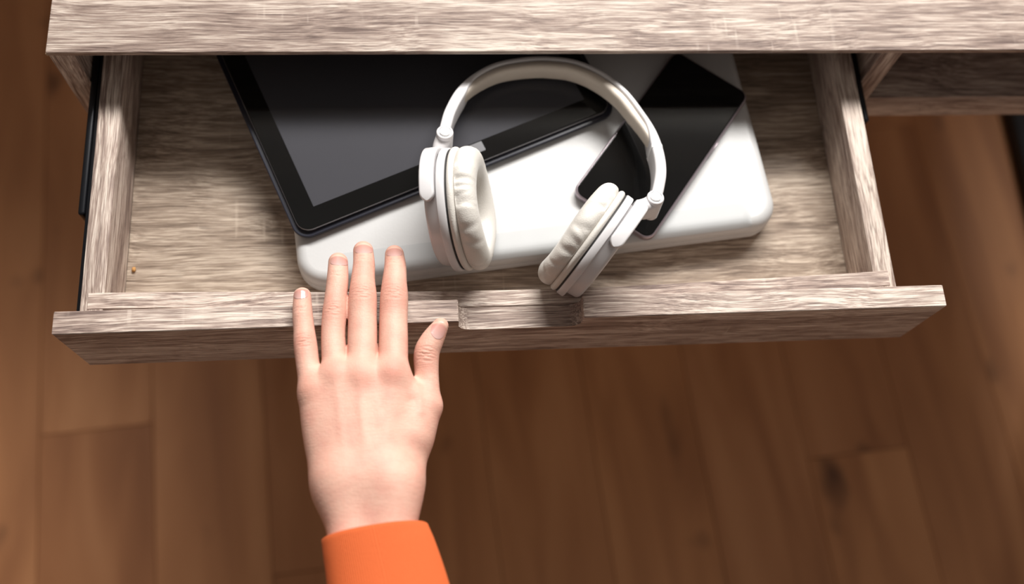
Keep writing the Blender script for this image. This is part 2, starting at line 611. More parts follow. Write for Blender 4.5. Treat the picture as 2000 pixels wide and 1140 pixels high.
# rest it on the lid's rounded rim: height follows the lid profile
def lid_z(y):
    d = y + LDP / 2
    r = 0.0078
    return h - (r - math.sqrt(max(0, r * r - (r - d) ** 2)) if d < r else 0.0)
bm = bmesh.new()
cols_ = 90
rows_ = 8
grid = {}
for i in range(cols_ + 1):
    x = xl_ + (xr_ - xl_) * i / cols_
    ymax = y0 + sw
    if x > xr_ - 0.010:
        ymax = y0 + sw - 0.010 + math.sqrt(max(0, 0.010 ** 2 - (x - xr_ + 0.010) ** 2))
    for j in range(rows_ + 1):
        y = -LDP / 2 + 0.0012 + (ymax + LDP / 2 - 0.0012) * j / rows_
        grid[i, j] = bm.verts.new((x, y, lid_z(y) + 0.00025))
for i in range(cols_):
    for j in range(rows_):
        bm.faces.new((grid[i, j], grid[i + 1, j], grid[i + 1, j + 1], grid[i, j + 1]))
r = bmesh.ops.extrude_face_region(bm, geom=list(bm.faces))
for v in [g for g in r['geom'] if isinstance(g, bmesh.types.BMVert)]:
    v.co.z -= 0.0012
bm_obj('front_strip', bm, m_grey_laptop, laptop, autosmooth=40)
for sx in (-1, 1):
    for sy in (-1, 1):
        bm = bmesh.new()
        bmesh.ops.create_cone(bm, cap_ends=True, segments=20, radius1=0.006, radius2=0.0055, depth=0.0009)
        f = bm_obj('rubber_foot', bm, m_hp_seam, laptop, autosmooth=40)
        f.location = (sx * (LWD / 2 - 0.03), sy * (LDP / 2 - 0.03), 0.00045)

# ------------------------------------------------------------------ tablet
TB = 0.0085
TZ = LT + TB
tA = un(583, 464, TZ - 0.002); tB = un(1200, 216, TZ - 0.002)
ang_t = math.atan2(tB[1] - tA[1], tB[0] - tA[0])
tx = np.array([math.cos(ang_t), math.sin(ang_t)]); ty = np.array([-tx[1], tx[0]])
TWD, TDP = 0.258, 0.176
xl = un(507, 300, TZ - 0.002)[:2] @ tx
yf = un(800, 383, TZ - 0.002)[:2] @ ty
org = tx * (xl + TWD / 2) + ty * (yf + TDP / 2)
tablet = thing('tablet', 'black tablet computer resting on the white laptop', 'tablet', (org[0], org[1], LT), ang_t)
slab('back_shell', round_rect(TWD, TDP, 0.0115, 10), 0.0002, 0.0052, 0.0035, 0.0006, m_tablet_shell, tablet)
slab('rim', round_rect(TWD - 0.0070, TDP - 0.0070, 0.0098, 10), 0.0053, 0.0082, 0.0004, 0.0009, m_tablet_rim, tablet, seg=2)
slab('front_glass', round_rect(TWD - 0.0079, TDP - 0.0079, 0.0094, 10), 0.0060, 0.0084, 0.0002, 0.0005, m_tablet_glass, tablet, seg=2)
bz = 0.0195
slab('screen', round_rect(TWD - 2 * bz, TDP - 2 * bz, 0.0003, 2), 0.0080, 0.00848, 0.00002, 0.00002, m_tablet_screen, tablet, seg=1)
# small grey plate in the middle of the lower bezel
pc = un(926, 291, TZ)[:2]
lp = np.array([(pc - org) @ tx, (pc - org) @ ty])
slab('button_plate', round_rect(0.0155, 0.0080, 0.0006, 3, lp[0], lp[1]), 0.0080, 0.00850, 0.00002, 0.00004, m_plate, tablet, seg=1)

# ------------------------------------------------------------------ phone
PZ = LT + 0.0080
q1 = un(1120, 371, PZ)[:2]; q2 = un(1269, 470, PZ)[:2]; q3 = un(1460, 190, PZ)[:2]
ang_p = math.atan2((q3 - q2)[1], (q3 - q2)[0]) - PI / 2
px = np.array([math.cos(ang_p), math.sin(ang_p)]); py = np.array([-px[1], px[0]])
pw = abs((q2 - q1) @ px) + 0.001; pl = abs((q3 - q2) @ py) + 0.004
org = np.array([(q1 @ px + q2 @ px) / 2 * px[0] + (q2 @ py + pl / 2) * py[0], (q1 @ px + q2 @ px) / 2 * px[1] + (q2 @ py + pl / 2) * py[1]])
phone = thing('smartphone', 'black smartphone with mauve metal frame lying on the white laptop', 'smartphone', (org[0], org[1], LT), ang_p)
slab('frame', round_rect(pw, pl, 0.0078, 10), 0.0002, 0.0074, 0.0025, 0.0018, m_phone_frame, phone, seg=5)
slab('screen', round_rect(pw - 0.0026, pl - 0.0026, 0.0068, 10), 0.0058, 0.0080, 0.0002, 0.0008, m_phone_glass, phone, seg=3)
box('side_button', pw / 2 - 0.0004, pw / 2 + 0.0005, 0.015, 0.026, 0.0030, 0.0046, m_phone_frame, phone, bev=0.0002)

# ------------------------------------------------------------------ headphones
HC = un(1060, 300, LT)
hp_root = thing('headphones', 'white over-ear headphones lying across the tablet and laptop', 'headphones', (HC[0], HC[1], LT))
HPI = Matrix.Translation((-HC[0], -HC[1], -LT))


def hp_part(o, parent=None):
    """geometry is in world coordinates; move it into the headphones' frame"""
    o.data.transform(HPI)
    o.parent = parent or hp_root
    return o


def ztop(v):
    """height of the band's upper edge, falling towards the back"""
    t = min(1.0, max(0.0, (v - 110) / 200.0))
    return LT + 0.0245 + (0.030 - 0.0095) * t


band_px = [(866, 262), (871, 240), (880, 212), (901, 176), (932, 148), (974, 127), (1030, 117), (1075, 116), (1125, 123), (1173, 144), (1217, 178), (1250, 220), (1273, 256), (1287, 294), (1292, 330), (1288, 362), (1281, 388)]
band = catmull([un(u, v, ztop(v)) for u, v in band_px], 121)
bc = sum(band) / len(band)
eL, eR, eB = band[0], band[-1], band[60]
NB = np.cross(eR - eL, eB - eL); NB /= np.linalg.norm(NB)
if NB[2] < 0:
    NB = -NB


def ribbon(name, curve, prof, mat, lo=0.0, hi=1.0, parent=None, end_taper=0.0):
    """sweep a closed profile (radial outwards, along NB) round the band; prof(t) gives the loop"""
    k0, k1 = int(lo * (len(curve) - 1)), int(hi * (len(curve) - 1))
    verts, faces = [], []
    cnt = None
    for k in range(k0, k1 + 1):
        p = curve[k]
        t = curve[min(k + 1, len(curve) - 1)] - curve[max(k - 1, 0)]
        t /= np.linalg.norm(t)
        o = np.cross(t, NB); o /= np.linalg.norm(o)
        if o @ (p - bc) < 0:
            o = -o
        s = (k - k0) / (k1 - k0)
        loop = prof(s, k / (len(curve) - 1))
        cnt = len(loop)
        verts += [p + o * a + NB * b for a, b in loop]
    m = k1 - k0 + 1
    for k in range(m - 1):
        for i in range(cnt):
            j = (i + 1) % cnt
            faces.append((k * cnt + i, k * cnt + j, (k + 1) * cnt + j, (k + 1) * cnt + i))
    faces.append(tuple(range(cnt))); faces.append(tuple(range((m - 1) * cnt, m * cnt))[::-1])
    me = bpy.data.meshes.new(name)
    me.from_pydata([tuple(v) for v in verts], [], faces)
    bm = bmesh.new(); bm.from_mesh(me)
    bpy.data.meshes.remove(me)
    return hp_part(bm_obj(name, bm, mat, autosmooth=50), parent)


BW = 0.0155


def smooth01(x, a, b):
    x = min(1, max(0, (x - a) / (b - a)))
    return x * x * (3 - 2 * x)


def prof_band(s, g):
    # thick plastic ends, thin in the middle where the padding takes over
    mid = smooth01(g, 0.17, 0.26) * (1 - smooth01(g, 0.70, 0.80))
    th_in = 0.0042 * (1 - mid) + 0.0002 * mid
    wid = BW + 0.002 * (1 - mid)
    loop = round_rect(0.0038 + th_in, wid, 0.0016, 4, 0.0038 - (0.0038 + th_in) / 2, -wid / 2)
    return loop


def prof_pad(s, g):
    e = math.sin(PI * min(1, max(0.0, s))) ** 0.35 if 0 < s < 1 else 0.0
    e = max(e, 0.08)
    wr = 1 + 0.05 * math.sin(g * 160) * mnoise.noise(Vector((g * 30, 1, 2)))
    thick = 0.0085 * e * wr
    wid = (BW - 0.001) * (0.55 + 0.45 * e)
    return [(-0.0006 + 0.0012 - thick / 2 + (thick / 2) * math.copysign(abs(math.cos(a)) ** 0.7, math.cos(a)), -BW / 2 - 0.0 + wid / 2 * math.copysign(abs(math.sin(a)) ** 0.75, math.sin(a))) for a in np.linspace(0, 2 * PI, 24, endpoint=False)]


hb = ribbon('headband', band, prof_band, m_hp_white)
ribbon('headband_padding', band, prof_pad, m_pad, 0.155, 0.80)


def seam_prof(s, g):
    return round_rect(0.0084, BW + 0.0024, 0.0016, 3, 0.0038 - 0.0040, -(BW + 0.002) / 2)


ribbon('slider_seam', band, seam_prof, m_hp_cap, 0.795, 0.803)


def frame_mesh(name, loops, mat, parent=None, smooth_angle=40, closed_loop=False, caps=True):
    cnt = len(loops[0])
    verts = [v for L in loops for v in L]
    faces = []
    m = len(loops)
    for k in range(m if closed_loop else m - 1):
        k2 = (k + 1) % m
        for i in range(cnt):
            j = (i + 1) % cnt
            faces.append((k * cnt + i, k * cnt + j, k2 * cnt + j, k2 * cnt + i))
    if caps and not closed_loop:
        faces.append(tuple(range(cnt))[::-1]); faces.append(tuple(range((m - 1) * cnt, m * cnt)))
    me = bpy.data.meshes.new(name)
    me.from_pydata([tuple(map(float, v)) for v in verts], [], faces)
    bm = bmesh.new(); bm.from_mesh(me); bpy.data.meshes.remove(me)
    return hp_part(bm_obj(name, bm, mat, autosmooth=smooth_angle), parent)


def lathe(name, c, n, e1, e2, prof, mat, parent=None, seg=72, fn=None, closed=False, angle=35):
    """profile [(a along n, r)] turned round axis n through c"""
    loops = []
    for k in range(seg):
        th = 2 * PI * k / seg
        L = []
        for i, (a, r) in enumerate(prof):
            if fn:
                a, r = fn(i, a, r, th)
            L.append(c + n * a + (e1 * math.cos(th) + e2 * math.sin(th)) * r)
        loops.append(L)
    cnt = len(prof)
    verts = [v for L in loops for v in L]
    faces = []
    for k in range(seg):
        k2 = (k + 1) % seg
        for i in range(cnt if closed else cnt - 1):
            j = (i + 1) % cnt
            faces.append((k * cnt + i, k * cnt + j, k2 * cnt + j, k2 * cnt + i))
    me = bpy.data.meshes.new(name)
    me.from_pydata([tuple(map(float, v)) for v in verts], [], faces)
    bm = bmesh.new(); bm.from_mesh(me); bpy.data.meshes.remove(me)
    bmesh.ops.remove_doubles(bm, verts=bm.verts, dist=1e-6)
    return hp_part(bm_obj(name, bm, mat, autosmooth=angle), parent)


def ear_cup(center_px, zc, chord, pad_dir_px, tilt, hinge_px, seed):
    c = un(center_px[0], center_px[1], zc)
    a = un(chord[0][0], chord[0][1], zc); b = un(chord[1][0], chord[1][1], zc)
    e1 = a - b
    R = np.linalg.norm(e1) / 2
    e1 = e1 / np.linalg.norm(e1)
    w = CC - c; w /= np.linalg.norm(w)
    w = w - e1 * (w @ e1); w /= np.linalg.norm(w)
    m = np.cross(e1, w)
    d = un(center_px[0] + pad_dir_px[0], center_px[1] + pad_dir_px[1], zc) - c
    if m @ d < 0:
        m = -m
    n = m * math.cos(tilt) + w * math.sin(tilt)
    e2 = np.cross(n, e1)
    if e2[2] < 0:
        e2 = -e2
    k = R / 0.0352
    S = lambda P: [(x * k, r * k) for x, r in P]
    cup = lathe('ear_cup', c, n, e1, e2, S([(-0.0128, 0.0), (-0.0128, 0.0275), (-0.0125, 0.0290), (-0.0117, 0.0301), (-0.0106, 0.0307), (-0.0044, 0.0316), (-0.0042, 0.0316), (-0.0030, 0.0300), (-0.0030, 0.0)]), m_hp_white)
    lathe('cup_ring', c, n, e1, e2, S([(-0.0048, 0.030), (-0.0048, 0.0341), (-0.0045, 0.0346), (-0.0040, 0.0348), (-0.0008, 0.0348), (-0.0003, 0.0345), (-0.0001, 0.0340), (-0.0001, 0.0300)]), m_hp_white, cup, closed=True)
    lathe('seam', c, n, e1, e2, S([(-0.0001, 0.0290), (-0.0001, 0.0340), (0.0006, 0.0340), (0.0006, 0.0290)]), m_hp_seam, cup, closed=True)
    # outer badge ring on the back of the shell
    lathe('cup_cover', c, n, e1, e2, S([(-0.0128, 0.0), (-0.0132, 0.0), (-0.0132, 0.0222), (-0.0128, 0.0228)]), m_hp_cap, cup)
    rnd = random.Random(seed)
    folds = [(rnd.uniform(0, 2 * PI), rnd.uniform(0.03, 0.08), rnd.uniform(0.0004, 0.0013), rnd.uniform(-0.5, 0.5)) for _ in range(38)]
    prof = []
    for i in range(9):                         # piping next to the cup
        t = i / 8 * PI
        prof.append((0.0006 + 0.0021 - 0.0021 * math.cos(t), 0.0326 + 0.0024 * math.sin(t)))
    base_n = len(prof)
    ringp = [(0.0046, 0.0326), (0.0060, 0.0342), (0.0085, 0.0350), (0.0115, 0.0346), (0.0142, 0.0327), (0.0158, 0.0295), (0.0162, 0.0262), (0.0156, 0.0230), (0.0138, 0.0205), (0.0105, 0.0190), (0.0065, 0.0186), (0.0030, 0.0190)]
    prof += [tuple(q_[:2]) for q_ in catmull([np.array([x_, r_, 0.0]) for x_, r_ in ringp], 22)[1:]]
    prof.append((0.0006, 0.0190))

    def wr(i, a_, r_, th):
        if i > base_n:
            t = (i - base_n) / 21
            fade = math.exp(-((t - 0.14) / 0.22) ** 2)
            dsum = 0
            for (f0, fw, fd, sk) in folds:
                dd = (th - f0 - sk * t + PI) % (2 * PI) - PI
                dsum += fd * math.exp(-(dd / fw) ** 2)
            dsum = min(dsum, 0.0013)
            r_ = r_ - dsum * fade * k + 0.00025 * math.sin(th * 5 + seed) * k
            a_ = a_ - dsum * fade * 0.35 * k + 0.0005 * math.sin(th * 3 + seed * 2) * math.sin(PI * min(1, t)) * k
        return a_, r_
    lathe('ear_cushion', c, n, e1, e2, S(prof), m_leather, seg=220, fn=wr, closed=True, angle=60)
    lathe('speaker_cloth', c, n, e1, e2, S([(0.0012, 0.0), (0.0022, 0.012), (0.0016, 0.0195), (0.0002, 0.0195)]), m_mesh)
    # fork that carries the cup, from the hinge end round to the two pivots
    loops = []
    rad = 0.0338 * k
    xs_ = list(np.linspace(0, 0.90, 16)) + list(0.90 + 0.10 * np.sin(np.linspace(0, PI / 2, 12))[1:])
    for sgx in [-x_ for x_ in xs_[:0:-1]] + xs_:
        th = math.radians(104 * sgx)
        o = e1 * math.cos(th) + e2 * math.sin(th)
        x = abs(sgx)
        half = 0.0043 * (1 - 0.06 * x)
        if x > 0.925:
            half *= math.sqrt(max(0.02, 1 - ((x - 0.925) / 0.076) ** 2))
        ac = -0.0094 - 0.0012 * (1 - x)
        lp_ = round_rect(half * 2, 0.0042, min(0.0012, half * 0.6), 4, 0, 0)
        loops.append([c + n * ((ac + u_) * k) + o * (rad + v_ * k + 0.0004) for u_, v_ in lp_])
    frame_mesh('yoke', loops, m_hp_white)
    # hinge barrel standing across the band, cap on top, neck to the fork
    hz = un(hinge_px[0], hinge_px[1], LT + 0.0465)
    q = np.cross(NB, [1, 0, 0]); q /= np.linalg.norm(q); q2 = np.cross(NB, q)
    hin = lathe('hinge', hz, NB, q, q2, [(-0.0215, 0.0), (-0.0215, 0.0050), (-0.0208, 0.0058), (-0.0014, 0.0061), (-0.0004, 0.0058), (0.0, 0.0052), (0.0, 0.0046), (-0.0008, 0.0044), (-0.0008, 0.0)], m_hp_white, seg=40)
    lathe('hinge_cap', hz, NB, q, q2, [(-0.002, 0.0), (-0.002, 0.0039), (0.0003, 0.0039), (0.0008, 0.0034), (0.0008, 0.0)], m_hp_cap, hin, seg=40)
    fb = c + n * (-0.0104 * k) + e1 * (rad + 0.001)
    h0 = hz - NB * 0.0110
    pts = catmull([h0, h0 * 0.45 + fb * 0.55 + n * -0.0008, fb], 14)
    loops = []
    for i, p in enumerate(pts):
        t = pts[min(i + 1, 13)] - pts[max(i - 1, 0)]; t /= np.linalg.norm(t)
        s1 = np.cross(NB, t); s1 /= np.linalg.norm(s1); s2 = np.cross(t, s1)
        f = i / 13
        wx, wz = 0.0058 - 0.0010 * f, 0.0098 - 0.0022 * f
        loops.append([p + s1 * a_ + s2 * b_ for a_, b_ in round_rect(wx * 2, wz * 2, min(wx, wz) * 0.75, 5)])
    frame_mesh('neck', loops, m_hp_white)
    return c, n, R


ear_cup((895, 409), LT + 0.0380, ((893, 298), (900, 521)), (60, 0), math.radians(12), (869, 257), 3)
ear_cup((1155, 475), LT + 0.0400, ((1219, 386), (1092, 564)), (-50, -35), math.radians(2), (1281, 384), 5)

# ------------------------------------------------------------------ crumb
bm = bmesh.new()
bmesh.ops.create_icosphere(bm, subdivisions=2, radius=0.0026)
for v in bm.verts:
    v.co *= 0.8 + 0.5 * mnoise.noise(v.co * 1200)
    v.co.x *= 0.7; v.co.z *= 0.5
crumb = bm_obj('crumb', bm, m_crumb, smooth=True)
cp = un(262, 527, FL)
crumb.location = (cp[0], cp[1], FL + 0.0011)
tag(crumb, 'tiny orange-brown crumb on the bare drawer bottom', 'crumb')

# ------------------------------------------------------------------ the hand: one implicit surface
person = thing('person', 'left hand and forearm in orange sleeve resting on the drawer front', 'person', (0, 0, 0))


def J(u, v, z, rpx):
    p = un(u, v, z)
    return (p, rpx * depth(p) / CAM_F)


pinky = [J(590.5, 578, .0075, 17), J(591, 612, .0092, 19.5), J(594, 645, .0105, 20.6), J(596.5, 673, .0125, 22.8), J(603, 722, .0150, 23), J(612, 768, .0165, 26)]
ring_ = [J(660.5, 512, .0030, 19), J(659.5, 546, .0075, 21), J(656, 582, .0098, 21.8), J(653.5, 612, .0112, 23.8), J(651, 660, .0135, 23.4), J(656, 735, .0195, 26)]
middle = [J(709.5, 490, .0020, 19.5), J(711, 516, .0060, 21.2), J(709, 548, .0088, 23.4), J(708.5, 580, .0105, 27.4), J(708, 622, .0122, 27.8), J(708, 662, .0150, 28.6), J(706, 740, .0212, 28)]
index = [J(770.5, 497, .0022, 18.5), J(772, 523, .0062, 21.6), J(770.5, 550, .0086, 24), J(769.8, 580, .0105, 27.2), J(768.5, 622, .0120, 27.4), J(768.5, 662, .0148, 28.2), J(768, 732, .0205, 29)]
thumb = [J(860.5, 636, .0115, 15.5), J(851, 652, .0105, 20), J(841, 670, .0100, 23.5), J(833, 692, .0095, 25), J(833.5, 735, .0085, 23.5), J(838, 793, .0095, 23.5)]
metas = [
    [J(612, 768, .0165, 27), J(619, 815, .0160, 31), J(633, 880, .0165, 34), J(660, 950, .0185, 40)],
    [J(656, 735, .0190, 26), J(664, 820, .0190, 33), J(680, 920, .0200, 40)],
    [J(706, 740, .0205, 28), J(710, 830, .0205, 36), J(716, 930, .0210, 42)],
    [J(768, 732, .0195, 29), J(765, 820, .0190, 36), J(755, 930, .0205, 42)],
    [J(838, 793, .0095, 23.5), J(822, 850, .0095, 26), J(797, 912, .0120, 30), J(772, 955, .0185, 40)],
]
wrist = [
    [J(662, 950, .0205, 40), J(676, 1000, .0228, 45), J(688, 1060, .0250, 46), J(716, 1260, .0330, 50), J(745, 1420, .0420, 54)],
    [J(772, 950, .0205, 42), J(768, 1000, .0228, 47), J(772, 1060, .0250, 48), J(815, 1260, .0330, 54), J(850, 1420, .0420, 58)],
]
web = [  # skin between index and thumb
    [J(790, 760, .0150, 22), J(815, 790, .0120, 24), J(805, 850, .0150, 30)],
]


def sd_seg(P, a, b):
    (pa, ra), (pb, rb) = a, b
    ba = (pb - pa).astype(P.dtype)
    d = P - pa.astype(P.dtype)
    h = np.clip((d @ ba) / (ba @ ba), 0, 1)
    return np.linalg.norm(d - h[..., None] * ba, axis=-1) - (ra + (rb - ra) * h)


def smin(a, b, k):
    h = np.maximum(k - np.abs(a - b), 0) / k
    return np.minimum(a, b) - h * h * k * 0.25


_dense = {}


def chain(P, L, k):
    """distance to a smooth tapering limb through the joints L"""
    key = id(L)
    if key not in _dense:
        D = catmull([np.append(p, r) for p, r in L], (len(L) - 1) * 4 + 1)
        pts = np.array([q[:3] for q in D]); rad = np.array([q[3] for q in D])
        _dense[key] = ([(q[:3], float(q[3])) for q in D], (pts - rad[:, None]).min(0) - 0.030, (pts + rad[:, None]).max(0) + 0.030)
    D, blo, bhi = _dense[key]
    sh = P.shape[:-1]
    Q = P.reshape(-1, 3)
    out = np.full(len(Q), 0.08, P.dtype)
    m = ((Q > blo) & (Q < bhi)).all(1)
    if m.any():
        q = Q[m]
        d = None
        for a, b in zip(D[:-1], D[1:]):
            s_ = sd_seg(q, a, b)
            d = s_ if d is None else np.minimum(d, s_)
        out[m] = d
    return out.reshape(sh)


def hand_sdf(P):
    palm = None
    for L in metas:
        s = chain(P, L, 0.004)
        palm = s if palm is None else smin(palm, s, 0.018)
    for L in web:
        palm = smin(palm, chain(P, L, 0.004), 0.010)
    for L in wrist:
        palm = smin(palm, chain(P, L, 0.006), 0.016)
    f = None
    for L in (pinky, ring_, middle, index):
        s = chain(P, L, 0.0035)
        f = s if f is None else smin(f, s, 0.0010)
    d = smin(palm, f, 0.0060)
    return smin(d, chain(P, thumb, 0.004), 0.0050)


def surface_nets(lo, hi, step):
    n = np.ceil((hi - lo) / step).astype(int) + 1
    ax = [lo[k] + step * np.arange(n[k]) for k in range(3)]
    F = np.empty(n, np.float32)
    for i0 in range(0, n[0], 16):
        X, Y, Z = np.meshgrid(ax[0][i0:i0 + 16], ax[1], ax[2], indexing='ij')
        F[i0:i0 + 16] = hand_sdf(np.stack([X, Y, Z], -1).astype(np.float32))
    S = F < 0
    c = [slice(None, -1), slice(1, None)]
    cnt = sum(S[c[i], c[j], c[k]].astype(np.int8) for i in (0, 1) for j in (0, 1) for k in (0, 1))
    act = (cnt > 0) & (cnt < 8)
    idx = -np.ones(act.shape, int)
    cells = np.argwhere(act)
    idx[act] = np.arange(len(cells))
    pos = np.zeros((len(cells), 3)); w = np.zeros(len(cells))
    ci, cj, ck = cells.T
    corners = [(i, j, k) for i in (0, 1) for j in (0, 1) for k in (0, 1)]
    for a in corners:
        for d in range(3):
            if a[d] == 0:
                b_ = list(a); b_[d] = 1
                fa = F[ci + a[0], cj + a[1], ck + a[2]]; fb = F[ci + b_[0], cj + b_[1], ck + b_[2]]
                m = (fa < 0) != (fb < 0)
                t = np.where(m, fa / np.where(m, fa - fb, 1), 0)
                p = np.array(a, float)[None] + 0 * pos
                p[:, d] += t
                pos[m] += p[m]; w[m] += 1
    V = lo + (cells + pos / w[:, None]) * step
    faces = []
    for d in range(3):
        s0 = [slice(None)] * 3; s1 = [slice(None)] * 3
        s0[d] = slice(None, -1); s1[d] = slice(1, None)
        A, B = S[tuple(s0)], S[tuple(s1)]
        E = np.argwhere(A != B)
        o1, o2 = [(1, 2), (2, 0), (0, 1)][d]
        E = E[(E[:, o1] > 0) & (E[:, o2] > 0)]
        q = []
        for (u_, v_) in ((0, 0), (1, 0), (1, 1), (0, 1)):
            e = E.copy(); e[:, o1] -= u_; e[:, o2] -= v_
            e = np.minimum(e, np.array(act.shape) - 1)
            q.append(idx[e[:, 0], e[:, 1], e[:, 2]])
        q = np.stack(q, 1)
        fl_ = B[E[:, 0], E[:, 1], E[:, 2]]
        q[fl_] = q[fl_][:, ::-1]
        faces.append(q[(q >= 0).all(1)])
    return V, np.concatenate(faces)


allj = [j for L in [pinky, ring_, middle, index, thumb] + metas + wrist + web for j in L]
lo = np.min([p - r for p, r in allj], 0) - 0.004
hi = np.max([p + r for p, r in allj], 0) + 0.004
V, Fq = surface_nets(lo, hi, 0.0013)


def sdf_grad(P, e=2e-4):
    g = np.stack([hand_sdf(P + np.eye(3)[k] * e) - hand_sdf(P - np.eye(3)[k] * e) for k in range(3)], -1)
    return g / np.maximum(np.linalg.norm(g, axis=1, keepdims=True), 1e-9)


hand_me = bpy.data.meshes.new('hand')
hand_me.from_pydata(V.tolist(), [], Fq.tolist())
tmp = bpy.data.objects.new('hand_tmp', hand_me)
col.objects.link(tmp)
md = tmp.modifiers.new('s', 'SUBSURF'); md.levels = 1; md.render_levels = 1
dg = bpy.context.evaluated_depsgraph_get()
fine_me = bpy.data.meshes.new_from_object(tmp.evaluated_get(dg))
bpy.data.objects.remove(tmp)
nv = len(fine_me.vertices)
P = np.empty(nv * 3); fine_me.vertices.foreach_get('co', P); P = P.reshape(-1, 3)
for _ in range(2):
    G = sdf_grad(P)
    P = P - G * hand_sdf(P)[:, None]
G = sdf_grad(P)
up = np.clip(G[:, 2] * 1.4, 0, 1)
disp = np.zeros(nv)
red = np.zeros(nv)


def frame_at(p0, p1):
    s = p1 - p0; s = s / np.linalg.norm(s)
    t = np.cross([0, 0, 1], s); t /= np.linalg.norm(t)
    return s, t


def creases(L, i, offs, depth_, bow, redness, rs=0.008, side=None):
    """dorsal skin folds over joint i of a chain"""
    global disp, red
    p, r = L[i]
    s, t = frame_at(L[i + 1][0], L[i - 1][0])
    d = P - p
    ss, tt = d @ s, d @ t
    near = np.exp(-((tt) / (r * 0.62)) ** 4) * up * (np.abs(ss) < 0.02) * (np.linalg.norm(d, axis=1) < 0.025)
    for k, o in enumerate(offs):
        wob = 0.0003 * np.sin(tt * 700 + k * 2.1) + 0.00012 * np.sin(tt * 2100 + k)
        c0 = o * (1 - bow * (tt / r) ** 2) + wob
        disp -= near * depth_[k] * np.exp(-((ss - c0) / 0.00055) ** 2)
    disp += near * 0.00035 * np.exp(-(ss / (r * 0.8)) ** 2)
    red = np.maximum(red, redness * np.exp(-(np.linalg.norm(d - s * 0.0, axis=1) / (rs + r * 0.5)) ** 2 * 1.2) * up)


for L, pip, dip in ((pinky, 3, 1), (ring_, 3, 1), (middle, 3, 1), (index, 3, 1)):
    creases(L, pip, (-0.0046, -0.0026, -0.0008, 0.0009, 0.0028, 0.0046), (.00030, .00045, .00060, .00055, .00045, .00030), 0.55, 0.95)
    creases(L, dip, (-0.0012, 0.0004, 0.0018), (.00030, .00042, .00030), 0.3, 0.45, 0.004)
creases(thumb, 3, (-0.0055, -0.0032, -0.0012, 0.0010, 0.0032), (.0004, .00055, .0007, .0006, .0004), 0.2, 0.55)
# knuckles and tendons on the back of the hand
for L, h_, rd in ((pinky, .0003, .55), (ring_, .0004, .45), (middle, .0007, .70), (index, .0006, .80)):
    p, r = L[-1]
    d = P - p - np.array([0, 0, 0.006])
    g = np.exp(-(d[:, 0] / 0.0065) ** 2 - (d[:, 1] / 0.0085) ** 2) * up
    disp += h_ * g
    red = np.maximum(red, rd * np.exp(-(d[:, 0] / 0.0075) ** 2 - ((d[:, 1] - 0.001) / 0.008) ** 2) * up)
for L, mt, h_ in ((ring_, metas[1], .0003), (middle, metas[2], .0004), (index, metas[3], .0003)):
    a, b_ = mt[0][0], mt[-1][0]
    s = b_ - a; ln = np.linalg.norm(s); s = s / ln
    d = P - a
    ss = d @ s
    tt = d @ np.array([-s[1], s[0], 0.0]) / np.hypot(s[0], s[1])
    g = np.exp(-(tt / 0.0026) ** 2) * np.clip(ss / 0.008, 0, 1) * np.clip((ln * 0.95 - ss) / 0.02, 0, 1) * up
    disp += h_ * g
# hollows between the metacarpals and the tendon of the thumb
for A_, B_, h_, w_ in (((682, 745), (690, 850), -.0001, .0045), ((738, 745), (735, 850), -.0001, .0045), ((634, 770), (655, 850), -.0001, .0045), ((815, 745), (822, 800), .0006, .0026), ((735, 780), (742, 830), .0002, .0022), ((700, 790), (722, 880), .0002, .0022)):
    a = un(A_[0], A_[1], 0.028)[:2]; b_ = un(B_[0], B_[1], 0.028)[:2]
    s = b_ - a; ln = np.linalg.norm(s); s = s / ln
    d = P[:, :2] - a
    ss = np.clip(d @ s, 0, ln)
    dist = np.linalg.norm(d - ss[:, None] * s, axis=1)
    disp += h_ * np.exp(-(dist / w_) ** 2) * up
# fine diagonal skin lines on the dorsum and fingers' roots
for L in (pinky, ring_, middle, index, thumb):
    p = L[0][0]
    red = np.maximum(red, 0.35 * np.exp(-(np.linalg.norm(P - p, axis=1) / 0.012) ** 2))
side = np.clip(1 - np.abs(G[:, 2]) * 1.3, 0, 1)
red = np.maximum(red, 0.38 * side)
P = P + G * disp[:, None]
fine_me.vertices.foreach_set('co', P.ravel())
at = fine_me.attributes.new('flush', 'FLOAT', 'POINT')
at.data.foreach_set('value', red.astype(np.float32))
fine_me.name = 'hand'

skin, nt, b = new_mat('skin')
tc = N(nt, 'ShaderNodeTexCoord')
atn = N(nt, 'ShaderNodeAttribute'); atn.attribute_name = 'flush'
n1 = N(nt, 'ShaderNodeTexNoise'); n1.inputs['Scale'].default_value = 85; n1.inputs['Detail'].default_value = 4
nt.links.new(tc.outputs['Object'], n1.inputs['Vector'])
n3 = N(nt, 'ShaderNodeTexNoise'); n3.inputs['Scale'].default_value = 420; n3.inputs['Detail'].default_value = 3
nt.links.new(tc.outputs['Object'], n3.inputs['Vector'])
m1 = ramp(nt, [(0.38, 0.0), (0.70, 1.0)]); nt.links.new(n1.outputs[0], m1.inputs[0])
c = mix_rgb(nt, math_n(nt, 'MULTIPLY', m1.outputs[0], 0.6), (0.69, 0.415, 0.325), (0.63, 0.305, 0.24))
m3 = ramp(nt, [(0.35, 0.0), (0.65, 1.0)]); nt.links.new(n3.outputs[0], m3.inputs[0])
c = mix_rgb(nt, math_n(nt, 'MULTIPLY', m3.outputs[0], 0.12), c, (0.56, 0.29, 0.22))
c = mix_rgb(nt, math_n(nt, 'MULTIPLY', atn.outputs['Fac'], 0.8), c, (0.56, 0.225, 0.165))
nt.links.new(c, b.inputs['Base Color'])
b.inputs['Roughness'].default_value = 0.56
b.inputs['Specular IOR Level'].default_value = 0.35
b.inputs['Subsurface Weight'].default_value = 0.12
